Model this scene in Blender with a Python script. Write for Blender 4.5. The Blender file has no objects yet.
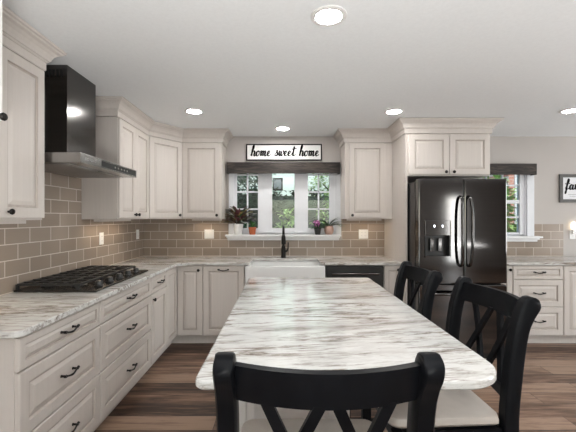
import bpy, bmesh, math, random
from mathutils import Vector, Matrix
random.seed(7)
SC = bpy.context.scene
COL = SC.collection
PI = math.pi

# ------------------------------------------------------------------ camera, world, sun, exposure
cd = bpy.data.cameras.new('camera'); cam = bpy.data.objects.new('camera', cd); COL.objects.link(cam)
cd.sensor_width = 36.0; cd.lens = 350.0 / 576.0 * 36.0
cd.shift_x = 7.0 / 576.0; cd.shift_y = 2.0 / 576.0
cd.clip_start = 0.05; cd.clip_end = 200
cam.location = (0, 0, 1.40); cam.rotation_euler = (PI / 2, 0, 0)
SC.camera = cam

world = bpy.data.worlds.new('world'); SC.world = world; world.use_nodes = True
wn = world.node_tree; bg = wn.nodes['Background']
sky = wn.nodes.new('ShaderNodeTexSky'); sky.sky_type = 'NISHITA'; sky.sun_disc = False
sky.sun_elevation = math.radians(48); sky.sun_rotation = math.radians(180); sky.air_density = 1.0; sky.dust_density = 2.5
wn.links.new(sky.outputs[0], bg.inputs[0]); bg.inputs[1].default_value = 0.16

sd = bpy.data.lights.new('sun', 'SUN'); sun = bpy.data.objects.new('sun', sd); COL.objects.link(sun)
sd.energy = 0.8; sd.angle = math.radians(3); sd.color = (1.0, 0.95, 0.88)
sun.rotation_euler = (math.radians(38), 0, math.radians(-14)); sun.location = (0, -4, 12)

def area(name, loc, rot, sx, sy, energy, color=(1, 1, 1)):
    l = bpy.data.lights.new(name, 'AREA'); l.shape = 'RECTANGLE'; l.size = sx; l.size_y = sy; l.energy = energy; l.color = color
    o = bpy.data.objects.new(name, l); COL.objects.link(o); o.location = loc; o.rotation_euler = rot
    return o
# added area lights standing for daylight at unseen doors, dining window and outside
area('added_daylight_patio', (0.6, -2.93, 1.25), (math.radians(112), 0, 0), 2.6, 2.1, 14, (0.97, 0.985, 1.0))
area('added_daylight_dining', (6.72, 2.1, 1.45), (math.radians(116), 0, math.radians(90)), 3.0, 1.7, 55, (0.97, 0.985, 1.0))
area('added_daylight_streak', (4.86, -2.95, 1.08), (math.radians(90), 0, 0), 0.34, 1.8, 9, (0.97, 0.985, 1.0))  # added for a bright streak mirrored in the fridge doors
area('added_ground_bounce', (0.05, 4.98, 0.88), (math.radians(-130), 0, 0), 1.8, 0.5, 16, (1.0, 1.0, 0.97))  # added out of sight below the sill to brighten the ceiling
# unseen lights added to brighten the ceiling, behind the camera and dining side
area('added_ceiling_fill', (0.1, -0.7, 0.95), (math.radians(180), 0, 0), 0.7, 0.7, 40, (1.0, 1.0, 0.99))
area('added_ceiling_fill', (3.0, 0.9, 0.95), (math.radians(180), 0, 0), 0.7, 0.7, 9, (1.0, 1.0, 0.99))
LAMP = 52.0

SC.view_settings.view_transform = 'Standard'; SC.view_settings.look = 'None'
SC.view_settings.gamma = 1.0; SC.view_settings.use_curve_mapping = False
SC.view_settings.exposure = 1.27

# ------------------------------------------------------------------ materials
def new_mat(name):
    m = bpy.data.materials.new(name); m.use_nodes = True
    return m, m.node_tree, m.node_tree.nodes['Principled BSDF']
def N(nt, t, **kw):
    n = nt.nodes.new(t)
    for k, v in kw.items(): setattr(n, k, v)
    return n
def plain(name, col, rough=0.5, metal=0.0, var=0.06, scale=(12, 12, 12), bump=0.0, coat=0.0):
    """one colour with a faint procedural unevenness"""
    m, nt, b = new_mat(name)
    tc = N(nt, 'ShaderNodeTexCoord'); mp = N(nt, 'ShaderNodeMapping'); mp.inputs['Scale'].default_value = scale
    no = N(nt, 'ShaderNodeTexNoise'); no.inputs['Scale'].default_value = 1.0; no.inputs['Detail'].default_value = 5
    nt.links.new(tc.outputs['Object'], mp.inputs[0]); nt.links.new(mp.outputs[0], no.inputs['Vector'])
    r = N(nt, 'ShaderNodeValToRGB')
    r.color_ramp.elements[0].position = 0.3; r.color_ramp.elements[1].position = 0.7
    r.color_ramp.elements[0].color = tuple(c * (1 - var) for c in col) + (1,)
    r.color_ramp.elements[1].color = tuple(min(1, c * (1 + var)) for c in col) + (1,)
    nt.links.new(no.outputs['Fac'], r.inputs[0]); nt.links.new(r.outputs[0], b.inputs['Base Color'])
    b.inputs['Roughness'].default_value = rough; b.inputs['Metallic'].default_value = metal
    if coat: b.inputs['Coat Weight'].default_value = coat; b.inputs['Coat Roughness'].default_value = 0.12
    if bump:
        bp = N(nt, 'ShaderNodeBump'); bp.inputs['Strength'].default_value = bump; bp.inputs['Distance'].default_value = 0.002
        nt.links.new(no.outputs['Fac'], bp.inputs['Height']); nt.links.new(bp.outputs[0], b.inputs['Normal'])
    return m
def dim_spec(m, v): m.node_tree.nodes['Principled BSDF'].inputs['Specular IOR Level'].default_value = v
def emit(name, col, strength):
    m, nt, b = new_mat(name)
    b.inputs['Base Color'].default_value = (*col, 1)
    b.inputs['Emission Color'].default_value = (*col, 1); b.inputs['Emission Strength'].default_value = strength
    return m
def ramp(nt, stops):
    r = N(nt, 'ShaderNodeValToRGB'); e = r.color_ramp.elements
    while len(e) < len(stops): e.new(0.5)
    for k, (p, c) in enumerate(stops): e[k].position = p; e[k].color = (*c, 1)
    return r
def glass_mat():
    m, nt, b = new_mat('window_glass'); out = nt.nodes['Material Output']; nt.nodes.remove(b)
    t = N(nt, 'ShaderNodeBsdfTransparent'); t.inputs[0].default_value = (0.90, 0.95, 0.93, 1)
    g = N(nt, 'ShaderNodeBsdfGlossy'); g.inputs['Roughness'].default_value = 0.0
    f = N(nt, 'ShaderNodeFresnel'); f.inputs[0].default_value = 1.5
    mx = N(nt, 'ShaderNodeMixShader')
    nt.links.new(f.outputs[0], mx.inputs[0]); nt.links.new(t.outputs[0], mx.inputs[1]); nt.links.new(g.outputs[0], mx.inputs[2])
    nt.links.new(mx.outputs[0], out.inputs[0]); return m
def tile_mat(name, axis):
    m, nt, b = new_mat(name)
    tc = N(nt, 'ShaderNodeTexCoord'); sp = N(nt, 'ShaderNodeSeparateXYZ'); cb = N(nt, 'ShaderNodeCombineXYZ')
    nt.links.new(tc.outputs['Object'], sp.inputs[0])
    nt.links.new(sp.outputs[axis], cb.inputs[0])
    ad = N(nt, 'ShaderNodeMath', operation='ADD'); ad.inputs[1].default_value = -0.914 + 0.104 * 20 - 0.003
    nt.links.new(sp.outputs['Z'], ad.inputs[0]); nt.links.new(ad.outputs[0], cb.inputs[1])
    br = N(nt, 'ShaderNodeTexBrick'); br.offset = 0.5
    br.inputs['Scale'].default_value = 1.0; br.inputs['Brick Width'].default_value = 0.222; br.inputs['Row Height'].default_value = 0.104
    br.inputs['Mortar Size'].default_value = 0.0035; br.inputs['Mortar Smooth'].default_value = 0.15; br.inputs['Bias'].default_value = 0.0
    br.inputs['Color1'].default_value = (0.275, 0.220, 0.177, 1); br.inputs['Color2'].default_value = (0.345, 0.280, 0.230, 1)
    br.inputs['Mortar'].default_value = (0.64, 0.565, 0.49, 1)
    nt.links.new(cb.outputs[0], br.inputs['Vector']); nt.links.new(br.outputs['Color'], b.inputs['Base Color'])
    b.inputs['Roughness'].default_value = 0.2; b.inputs['Specular IOR Level'].default_value = 0.3
    no = N(nt, 'ShaderNodeTexNoise'); no.inputs['Scale'].default_value = 14; nt.links.new(tc.outputs['Object'], no.inputs['Vector'])
    inv = N(nt, 'ShaderNodeMath', operation='MULTIPLY'); inv.inputs[1].default_value = -1.0; nt.links.new(br.outputs['Fac'], inv.inputs[0])
    a2 = N(nt, 'ShaderNodeMath', operation='MULTIPLY_ADD'); a2.inputs[1].default_value = 0.35
    nt.links.new(no.outputs['Fac'], a2.inputs[0]); nt.links.new(inv.outputs[0], a2.inputs[2])
    bp = N(nt, 'ShaderNodeBump'); bp.inputs['Strength'].default_value = 0.45; bp.inputs['Distance'].default_value = 0.003
    nt.links.new(a2.outputs[0], bp.inputs['Height']); nt.links.new(bp.outputs[0], b.inputs['Normal'])
    return m
def granite_mat():
    m, nt, b = new_mat('streaked_granite')
    geo = N(nt, 'ShaderNodeNewGeometry')
    def stretched(sc, rot):
        # turn the streak direction first, then squeeze along it
        v = N(nt, 'ShaderNodeVectorRotate', rotation_type='EULER_XYZ'); v.inputs['Rotation'].default_value = (0.25, 0.12, math.radians(rot))
        nt.links.new(geo.outputs['Position'], v.inputs['Vector'])
        mp = N(nt, 'ShaderNodeMapping'); mp.inputs['Scale'].default_value = sc; nt.links.new(v.outputs[0], mp.inputs[0]); return mp
    def noise(vec, sc, det, rough, dist=0.0):
        n = N(nt, 'ShaderNodeTexNoise'); n.inputs['Scale'].default_value = sc; n.inputs['Detail'].default_value = det; n.inputs['Roughness'].default_value = rough; n.inputs['Distortion'].default_value = dist
        nt.links.new(vec, n.inputs['Vector']); return n
    def warp(vec, amt, sc):
        w = noise(vec, sc, 4, 0.6)
        ma = N(nt, 'ShaderNodeVectorMath', operation='MULTIPLY_ADD'); ma.inputs[1].default_value = (amt, amt, amt)
        nt.links.new(w.outputs['Color'], ma.inputs[0]); nt.links.new(vec, ma.inputs[2]); return ma.outputs[0]
    def mult(a, b2, f):
        mx = N(nt, 'ShaderNodeMix', data_type='RGBA', blend_type='MULTIPLY'); mx.inputs[0].default_value = f
        nt.links.new(a, mx.inputs[6]); nt.links.new(b2, mx.inputs[7]); return mx.outputs[2]
    # broad bands: white, grey and tan
    nb = noise(warp(stretched((1.0, 3.6, 3.6), -5).outputs[0], 0.7, 1.6), 1.5, 6, 0.6)
    rb = ramp(nt, [(0.30, (0.33, 0.30, 0.27)), (0.41, (0.58, 0.56, 0.54)), (0.50, (0.72, 0.715, 0.695)), (0.60, (0.66, 0.66, 0.645)), (0.70, (0.44, 0.435, 0.42))])
    nt.links.new(nb.outputs['Fac'], rb.inputs[0])
    # wispy fine streaks
    nf = noise(warp(stretched((2.6, 22, 22), -8).outputs[0], 2.2, 0.8), 1.3, 12, 0.70, 0.3)
    rf = ramp(nt, [(0.34, (0.32, 0.275, 0.24)), (0.41, (0.58, 0.545, 0.515)), (0.465, (0.96, 0.955, 0.95)), (0.58, (1, 1, 1)), (0.68, (0.52, 0.515, 0.50))])
    nt.links.new(nf.outputs['Fac'], rf.inputs[0])
    # few thin dark brown threads
    nv = noise(warp(stretched((1.1, 9, 9), -3).outputs[0], 1.0, 1.1), 1.1, 7, 0.62)
    rv = ramp(nt, [(0.455, (1, 1, 1)), (0.487, (0.50, 0.43, 0.38)), (0.497, (0.24, 0.20, 0.175)), (0.507, (0.55, 0.49, 0.45)), (0.535, (1, 1, 1))])
    nt.links.new(nv.outputs['Fac'], rv.inputs[0])
    nm = noise(stretched((1.2, 2.2, 2.2), 0).outputs[0], 2.0, 3, 0.5)
    rm = ramp(nt, [(0.38, (0.15, 0.15, 0.15)), (0.55, (1, 1, 1))]); nt.links.new(nm.outputs['Fac'], rm.inputs[0])
    c1 = mult(rb.outputs[0], rf.outputs[0], 0.78)
    mx = N(nt, 'ShaderNodeMix', data_type='RGBA', blend_type='MULTIPLY'); nt.links.new(rm.outputs[0], mx.inputs[0])
    nt.links.new(c1, mx.inputs[6]); nt.links.new(rv.outputs[0], mx.inputs[7])
    nt.links.new(mx.outputs[2], b.inputs['Base Color'])
    b.inputs['Roughness'].default_value = 0.10
    return m
def floor_mat():
    m, nt, b = new_mat('wood_plank_floor')
    tc = N(nt, 'ShaderNodeTexCoord')
    br = N(nt, 'ShaderNodeTexBrick'); br.offset = 0.37; br.offset_frequency = 2
    br.inputs['Scale'].default_value = 1.0; br.inputs['Brick Width'].default_value = 1.22; br.inputs['Row Height'].default_value = 0.165
    br.inputs['Mortar Size'].default_value = 0.0018; br.inputs['Mortar Smooth'].default_value = 0.1
    br.inputs['Color1'].default_value = (0, 0, 0, 1); br.inputs['Color2'].default_value = (1, 1, 1, 1); br.inputs['Mortar'].default_value = (0.5, 0.5, 0.5, 1)
    nt.links.new(tc.outputs['Object'], br.inputs['Vector'])
    mp = N(nt, 'ShaderNodeMapping'); mp.inputs['Scale'].default_value = (1.3, 15, 1)
    ma = N(nt, 'ShaderNodeVectorMath', operation='MULTIPLY_ADD'); ma.inputs[1].default_value = (9, 7, 0)
    nt.links.new(br.outputs['Color'], ma.inputs[0]); nt.links.new(tc.outputs['Object'], ma.inputs[2]); nt.links.new(ma.outputs[0], mp.inputs[0])
    n1 = N(nt, 'ShaderNodeTexNoise'); n1.inputs['Scale'].default_value = 1.6; n1.inputs['Detail'].default_value = 8; n1.inputs['Roughness'].default_value = 0.65; n1.inputs['Distortion'].default_value = 0.5
    nt.links.new(mp.outputs[0], n1.inputs['Vector'])
    r = ramp(nt, [(0.31, (0.036, 0.019, 0.013)), (0.42, (0.105, 0.058, 0.038)), (0.53, (0.195, 0.115, 0.076)), (0.68, (0.31, 0.205, 0.145))])
    md = N(nt, 'ShaderNodeMath', operation='MULTIPLY_ADD'); md.inputs[1].default_value = 0.36; 
    sb = N(nt, 'ShaderNodeMath', operation='SUBTRACT'); sb.inputs[1].default_value = 0.18
    sp = N(nt, 'ShaderNodeSeparateColor'); nt.links.new(br.outputs['Color'], sp.inputs[0])
    nt.links.new(sp.outputs[0], md.inputs[0]); nt.links.new(n1.outputs['Fac'], md.inputs[2]); nt.links.new(md.outputs[0], sb.inputs[0])
    nt.links.new(sb.outputs[0], r.inputs[0])
    mx = N(nt, 'ShaderNodeMix', data_type='RGBA'); mx.inputs[7].default_value = (0.02, 0.014, 0.012, 1)
    nt.links.new(br.outputs['Fac'], mx.inputs[0]); nt.links.new(r.outputs[0], mx.inputs[6]); nt.links.new(mx.outputs[2], b.inputs['Base Color'])
    b.inputs['Roughness'].default_value = 0.42
    bp = N(nt, 'ShaderNodeBump'); bp.inputs['Strength'].default_value = 0.15; bp.inputs['Distance'].default_value = 0.002
    nt.links.new(n1.outputs['Fac'], bp.inputs['Height']); nt.links.new(bp.outputs[0], b.inputs['Normal'])
    return m
def brick_mat():
    m, nt, b = new_mat('red_brick')
    tc = N(nt, 'ShaderNodeTexCoord'); sp = N(nt, 'ShaderNodeSeparateXYZ'); cb = N(nt, 'ShaderNodeCombineXYZ')
    nt.links.new(tc.outputs['Object'], sp.inputs[0]); nt.links.new(sp.outputs[0], cb.inputs[0]); nt.links.new(sp.outputs[2], cb.inputs[1])
    br = N(nt, 'ShaderNodeTexBrick'); br.inputs['Scale'].default_value = 1.0; br.inputs['Brick Width'].default_value = 0.21; br.inputs['Row Height'].default_value = 0.075; br.inputs['Mortar Size'].default_value = 0.006
    br.inputs['Color1'].default_value = (0.40, 0.16, 0.12, 1); br.inputs['Color2'].default_value = (0.52, 0.24, 0.19, 1); br.inputs['Mortar'].default_value = (0.6, 0.5, 0.45, 1)
    nt.links.new(cb.outputs[0], br.inputs['Vector']); nt.links.new(br.outputs[0], b.inputs['Base Color']); b.inputs['Roughness'].default_value = 0.85
    return m
def siding_mat():
    m, nt, b = new_mat('pale_siding')
    tc = N(nt, 'ShaderNodeTexCoord'); sp = N(nt, 'ShaderNodeSeparateXYZ'); nt.links.new(tc.outputs['Object'], sp.inputs[0])
    fr = N(nt, 'ShaderNodeMath', operation='FRACT'); mu = N(nt, 'ShaderNodeMath', operation='MULTIPLY'); mu.inputs[1].default_value = 7.0
    nt.links.new(sp.outputs[2], mu.inputs[0]); nt.links.new(mu.outputs[0], fr.inputs[0])
    bp = N(nt, 'ShaderNodeBump'); bp.inputs['Distance'].default_value = 0.02; nt.links.new(fr.outputs[0], bp.inputs['Height']); nt.links.new(bp.outputs[0], b.inputs['Normal'])
    b.inputs['Base Color'].default_value = (0.72, 0.82, 0.78, 1); b.inputs['Roughness'].default_value = 0.7
    return m
def old_wood_mat():
    m, nt, b = new_mat('weathered_dark_wood')
    tc = N(nt, 'ShaderNodeTexCoord'); mp = N(nt, 'ShaderNodeMapping'); mp.inputs['Scale'].default_value = (3, 22, 26)
    nt.links.new(tc.outputs['Object'], mp.inputs[0])
    n1 = N(nt, 'ShaderNodeTexNoise'); n1.inputs['Scale'].default_value = 1.2; n1.inputs['Detail'].default_value = 8; n1.inputs['Roughness'].default_value = 0.7; n1.inputs['Distortion'].default_value = 1.2
    nt.links.new(mp.outputs[0], n1.inputs['Vector'])
    r = ramp(nt, [(0.34, (0.007, 0.006, 0.0055)), (0.5, (0.026, 0.020, 0.017)), (0.68, (0.105, 0.08, 0.066))])
    nt.links.new(n1.outputs['Fac'], r.inputs[0]); nt.links.new(r.outputs[0], b.inputs['Base Color']); b.inputs['Roughness'].default_value = 0.7
    bp = N(nt, 'ShaderNodeBump'); bp.inputs['Strength'].default_value = 0.5; bp.inputs['Distance'].default_value = 0.004
    nt.links.new(n1.outputs['Fac'], bp.inputs['Height']); nt.links.new(bp.outputs[0], b.inputs['Normal'])
    return m

M = {}
M['wall'] = plain('greige_wall_paint', (0.50, 0.465, 0.44), 0.85, var=0.02, scale=(3, 3, 3))
M['ceiling'] = plain('white_ceiling_paint', (0.86, 0.88, 0.89), 0.9, var=0.02, scale=(60, 60, 60), bump=0.15)
M['floor'] = floor_mat()
M['cab'] = plain('offwhite_glazed_maple', (0.60, 0.55, 0.51), 0.42, var=0.03, scale=(46, 46, 2.2), bump=0.06)
M['glaze_shade'] = plain('grey_groove_glaze_shade', (0.46, 0.405, 0.365), 0.5, var=0.1, scale=(40, 40, 4))  # glaze darkened with the shade of the panel grooves, put into the colour
M['cabwhite'] = plain('bright_white_paint', (0.80, 0.79, 0.77), 0.45, var=0.02)
M['trim'] = plain('white_trim_paint', (0.74, 0.75, 0.78), 0.4, var=0.02)
M['trim_lit_sill'] = plain('white_trim_paint_lit', (0.86, 0.86, 0.87), 0.3, var=0.02)  # trim paint made whiter: top light on the sill put into the colour
M['granite'] = granite_mat()
M['tile_left'] = tile_mat('taupe_tile_left', 'Y')
M['tile_back'] = tile_mat('taupe_tile_back', 'X')
M['bronze'] = plain('dark_bronze_metal', (0.020, 0.018, 0.017), 0.38, metal=0.7)
M['black_paint'] = plain('black_worn_paint', (0.006, 0.0065, 0.008), 0.34, var=0.3, scale=(18, 18, 5), bump=0.12, coat=0.0)
dim_spec(M['black_paint'], 0.10)
M['seat'] = plain('cream_seat_vinyl', (0.52, 0.47, 0.425), 0.28, var=0.05, scale=(20, 20, 20))
M['fridge'] = plain('black_stainless', (0.12, 0.116, 0.114), 0.09, metal=1.0, var=0.05, scale=(2, 2, 60))
M['fridge_dark'] = plain('dark_fridge_plastic', (0.012, 0.012, 0.012), 0.3)
M['chimney'] = plain('black_stainless_chimney', (0.13, 0.125, 0.12), 0.14, metal=1.0, var=0.03, scale=(60, 2, 60))
M['steel'] = plain('stainless_dark', (0.36, 0.35, 0.34), 0.26, metal=1.0, var=0.04, scale=(60, 2, 60))
M['steel_light'] = plain('stainless_light', (0.52, 0.51, 0.50), 0.30, metal=1.0, var=0.04, scale=(60, 2, 60))
M['iron'] = plain('cast_iron', (0.022, 0.022, 0.022), 0.36, var=0.2)
M['cooktop'] = plain('cooktop_steel', (0.07, 0.066, 0.063), 0.22, metal=0.9)
M['porcelain'] = plain('white_fireclay', (0.82, 0.82, 0.81), 0.12, var=0.01)
M['plate'] = plain('white_plastic_plate', (0.85, 0.84, 0.82), 0.35, var=0.01)
M['slot'] = plain('outlet_slot', (0.10, 0.10, 0.10), 0.5)
M['glass'] = glass_mat()
M['oldwood'] = old_wood_mat()
M['signboard'] = plain('sign_white_board', (0.88, 0.875, 0.86), 0.6, var=0.03, scale=(3, 3, 50))
M['ink'] = plain('black_lettering', (0.008, 0.008, 0.008), 0.9); dim_spec(M['ink'], 0.05)
M['grayframe'] = plain('grey_picture_frame', (0.085, 0.08, 0.075), 0.55, var=0.2, scale=(40, 40, 40))
M['paper'] = plain('white_paper', (0.78, 0.78, 0.80), 0.7, var=0.02)
M['lamp'] = emit('lamp_diffuser', (1.0, 0.985, 0.96), LAMP)
M['lampsink'] = emit('sink_lamp_diffuser', (1.0, 0.985, 0.96), LAMP * 1.35)
M['strip'] = emit('warm_strip_lens', (1.0, 0.82, 0.60), 6.5)
M['nightlight'] = emit('night_light_lens', (1.0, 0.86, 0.65), 1.6)
M['icon'] = emit('dispenser_icon', (0.9, 0.95, 1.0), 1.6)
M['terracotta'] = plain('terracotta', (0.50, 0.13, 0.05), 0.7, var=0.08)
M['pinkclay'] = plain('pink_clay', (0.50, 0.33, 0.27), 0.7, var=0.08)
M['soil'] = plain('potting_soil', (0.03, 0.02, 0.015), 0.95, var=0.3, scale=(90, 90, 90))
M['leaf'] = plain('green_leaf', (0.05, 0.15, 0.035), 0.45, var=0.3, scale=(30, 30, 30))
M['leafdark'] = plain('dark_green_leaf', (0.032, 0.085, 0.030), 0.4, var=0.35, scale=(25, 25, 25))
M['leafpurple'] = plain('purple_leaf', (0.11, 0.035, 0.042), 0.4, var=0.35, scale=(25, 25, 25))
M['leafyellow'] = plain('yellow_green_leaf', (0.34, 0.25, 0.08), 0.5, var=0.4, scale=(40, 40, 40))
M['leafbright'] = plain('bright_shrub_leaf', (0.30, 0.45, 0.16), 0.5, var=0.35, scale=(9, 9, 9))
M['treeleaf'] = plain('tree_leaf', (0.030, 0.075, 0.033), 0.6, var=0.5, scale=(3, 3, 3))
M['hedge'] = plain('dark_hedge_leaf', (0.014, 0.034, 0.016), 0.6, var=0.5, scale=(3, 3, 3))
M['petal'] = plain('pink_petal', (0.72, 0.26, 0.58), 0.5, var=0.2, scale=(60, 60, 60))
M['bark'] = plain('tree_bark', (0.10, 0.08, 0.065), 0.9, var=0.4, scale=(14, 14, 3), bump=0.5)
M['grass'] = plain('lawn_grass', (0.06, 0.13, 0.04), 0.9, var=0.35, scale=(5, 5, 5))
M['brick'] = brick_mat(); M['siding'] = siding_mat()
M['darkglass'] = plain('dark_window_glass', (0.12, 0.14, 0.16), 0.15)
M['deck'] = plain('red_deck_wood', (0.22, 0.085, 0.05), 0.75, var=0.2, scale=(2, 20, 20))

# ------------------------------------------------------------------ mesh helpers
class MB:
    def __init__(s): s.v = []; s.f = []; s.g = set()
    def add(s, vs, fs):
        o = len(s.v); s.v += [tuple(p) for p in vs]; s.f += [tuple(i + o for i in f) for f in fs]; return s
    def box(s, x0, x1, y0, y1, z0, z1, bev=0.0):
        if bev <= 0:
            vs = [(x0, y0, z0), (x1, y0, z0), (x1, y1, z0), (x0, y1, z0), (x0, y0, z1), (x1, y0, z1), (x1, y1, z1), (x0, y1, z1)]
            return s.add(vs, [(3, 2, 1, 0), (4, 5, 6, 7), (0, 1, 5, 4), (1, 2, 6, 5), (2, 3, 7, 6), (3, 0, 4, 7)])
        bm = bmesh.new(); bmesh.ops.create_cube(bm, size=1.0)
        for v in bm.verts:
            v.co = Vector((x0 + (v.co.x + .5) * (x1 - x0), y0 + (v.co.y + .5) * (y1 - y0), z0 + (v.co.z + .5) * (z1 - z0)))
        bmesh.ops.bevel(bm, geom=list(bm.edges), offset=bev, segments=2, affect='EDGES', profile=0.6)
        s.frombm(bm); return s
    def frombm(s, bm):
        bm.verts.index_update()
        s.add([v.co[:] for v in bm.verts], [[v.index for v in f.verts] for f in bm.faces]); bm.free()
    def prism(s, poly, z0, z1, ease=0.0):
        """closed polygon (counter-clockwise, XY) between z0 and z1, optional eased edges"""
        n = len(poly); rings = []
        def inset(d):
            out = []
            for i in range(n):
                p0 = Vector(poly[i - 1]); p = Vector(poly[i]); p1 = Vector(poly[(i + 1) % n])
                a = (p - p0).normalized(); b = (p1 - p).normalized()
                n0 = Vector((-a.y, a.x)); n1 = Vector((-b.y, b.x)); k = max(0.3, 1 + n0.dot(n1))
                out.append(p + (n0 + n1) / k * d)
            return out
        if ease: lv = [(ease, z0), (0, z0 + ease), (0, z1 - ease), (ease * .3, z1 - ease * .3), (ease, z1)]
        else: lv = [(0, z0), (0, z1)]
        vs = []
        for d, z in lv:
            for p in (inset(d) if d else [Vector(q) for q in poly]): vs.append((p.x, p.y, z))
        fs = [tuple(range(n - 1, -1, -1)), tuple((len(lv) - 1) * n + i for i in range(n))]
        for k in range(len(lv) - 1):
            for i in range(n):
                j = (i + 1) % n; fs.append((k * n + i, k * n + j, (k + 1) * n + j, (k + 1) * n + i))
        return s.add(vs, fs)
    def tube(s, pts, r, seg=8, cap=True):
        pts = [Vector(p) for p in pts]; n = len(pts)
        rs = r if isinstance(r, (list, tuple)) else [r] * n
        t0 = (pts[1] - pts[0]).normalized(); up = Vector((0, 0, 1)) if abs(t0.z) < 0.9 else Vector((1, 0, 0))
        nrm = t0.cross(up).normalized(); vs = []
        for i, p in enumerate(pts):
            t = (pts[min(i + 1, n - 1)] - pts[max(i - 1, 0)]).normalized()
            nrm = (nrm - t * nrm.dot(t)).normalized(); b = t.cross(nrm)
            for k in range(seg):
                a = 2 * PI * k / seg; vs.append(p + (nrm * math.cos(a) + b * math.sin(a)) * rs[i])
        fs = []
        for i in range(n - 1):
            for k in range(seg):
                j = (k + 1) % seg; fs.append((i * seg + k, i * seg + j, (i + 1) * seg + j, (i + 1) * seg + k))
        if cap: fs += [tuple(range(seg - 1, -1, -1)), tuple((n - 1) * seg + k for k in range(seg))]
        return s.add(vs, fs)
    def lathe(s, prof, c=(0, 0, 0), axis='z', seg=20):
        """prof: (radius, height) list, ends closed"""
        c = Vector(c); vs = []
        for r, h in prof:
            for k in range(seg):
                a = 2 * PI * k / seg; x, y = r * math.cos(a), r * math.sin(a)
                vs.append(c + (Vector((x, y, h)) if axis == 'z' else Vector((x, -h, y)) if axis == '-y' else Vector((h, x, y))))
        fs = []
        for i in range(len(prof) - 1):
            for k in range(seg):
                j = (k + 1) % seg; fs.append((i * seg + k, i * seg + j, (i + 1) * seg + j, (i + 1) * seg + k))
        fs += [tuple(range(seg - 1, -1, -1)), tuple((len(prof) - 1) * seg + k for k in range(seg))]
        return s.add(vs, fs)
    def sweep(s, path, prof):
        """prof of (out, z) swept along an open XY path; out is to the right of travel"""
        n = len(path); P = [Vector(p) for p in path]; m = len(prof); vs = []
        for i in range(n):
            d0 = (P[i] - P[i - 1]).normalized() if i else None
            d1 = (P[i + 1] - P[i]).normalized() if i < n - 1 else None
            d0 = d0 or d1; d1 = d1 or d0
            n0 = Vector((d0.y, -d0.x)); n1 = Vector((d1.y, -d1.x)); mt = (n0 + n1) / max(0.2, 1 + n0.dot(n1))
            for o, z in prof: q = P[i] + mt * o; vs.append((q.x, q.y, z))
        fs = []
        for i in range(n - 1):
            for k in range(m):
                j = (k + 1) % m; fs.append((i * m + k, i * m + j, (i + 1) * m + j, (i + 1) * m + k))
        fs += [tuple(range(m)), tuple((n - 1) * m + k for k in range(m - 1, -1, -1))]
        return s.add(vs, fs)
    def panel(s, x0, x1, z0, z1, y=0.0, t=0.02, levels=((0, .004), (.004, 0), (.058, 0), (.063, .009), (.072, .009), (.094, .002))):
        """raised-panel front facing -y: concentric rectangles stepping in depth"""
        w, h = x1 - x0, z1 - z0; mn = min(w, h)
        sc = min(1.0, mn * 0.40 / 0.094)
        vs = [(x0, y, z0), (x1, y, z0), (x1, y, z1), (x0, y, z1)]
        for ins, dep in levels:
            i = ins * sc if ins > .005 else ins
            vs += [(x0 + i, y - t + dep, z0 + i), (x1 - i, y - t + dep, z0 + i), (x1 - i, y - t + dep, z1 - i), (x0 + i, y - t + dep, z1 - i)]
        fs = [(0, 3, 2, 1)]
        for k in range(len(levels)):
            for i in range(4):
                j = (i + 1) % 4; fs.append((k * 4 + i, k * 4 + j, (k + 1) * 4 + j, (k + 1) * 4 + i))
        L = len(levels) * 4; fs.append((L, L + 1, L + 2, L + 3)); o = len(s.f)
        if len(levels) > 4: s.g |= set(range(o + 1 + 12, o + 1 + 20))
        return s.add(vs, fs)
    def blade(s, base, d, length, width, droop=0.6, seg=5, fold=0.25, side=None, tipround=0.8):
        """a leaf: midrib bent by gravity, two folded halves"""
        p = Vector(base); d = Vector(d).normalized(); vs = []; st = length / seg
        for i in range(seg + 1):
            t = i / seg
            sv = d.cross(Vector((0, 0, 1)))
            sv = sv.normalized() if sv.length > 1e-3 else Vector((1, 0, 0))
            upv = sv.cross(d).normalized()
            w = width * 0.5 * (math.sin(PI * min(1, (t * 0.92 + 0.08))) ** tipround)
            vs += [p - sv * w + upv * w * fold, p.copy(), p + sv * w + upv * w * fold]
            p = p + d * st; d = (d + Vector((0, 0, -1)) * droop / seg).normalized()
        fs = []
        for i in range(seg):
            a = i * 3; fs += [(a, a + 1, a + 4, a + 3), (a + 1, a + 2, a + 5, a + 4)]
        return s.add(vs, fs)

def setp(o, label=None, cat=None, group=None, kind=None):
    if label: o['label'] = label
    if cat: o['category'] = cat
    if group: o['group'] = group
    if kind: o['kind'] = kind
    return o
def obj(name, mb, mat, parent=None, smooth=False, **kw):
    me = bpy.data.meshes.new(name); me.from_pydata(mb.v, [], mb.f); me.update()
    bm = bmesh.new(); bm.from_mesh(me); bmesh.ops.recalc_face_normals(bm, faces=bm.faces); bm.to_mesh(me); bm.free()
    me.materials.append(mat if not isinstance(mat, str) else M[mat])
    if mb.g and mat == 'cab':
        me.materials.append(M['glaze_shade'])
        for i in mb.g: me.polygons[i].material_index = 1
    if smooth:
        me.polygons.foreach_set('use_smooth', [True] * len(me.polygons))
        if smooth != 'all':
            try: me.set_sharp_from_angle(angle=math.radians(40))
            except Exception: pass
    o = bpy.data.objects.new(name, me); COL.objects.link(o)
    if parent: o.parent = parent
    return setp(o, **kw)
def thing(name, loc, rz=0.0, label=None, cat=None, group=None, kind=None):
    o = bpy.data.objects.new(name, None); o.empty_display_size = 0.1; COL.objects.link(o)
    o.location = loc; o.rotation_euler = (0, 0, rz)
    return setp(o, label, cat, group, kind)
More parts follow.
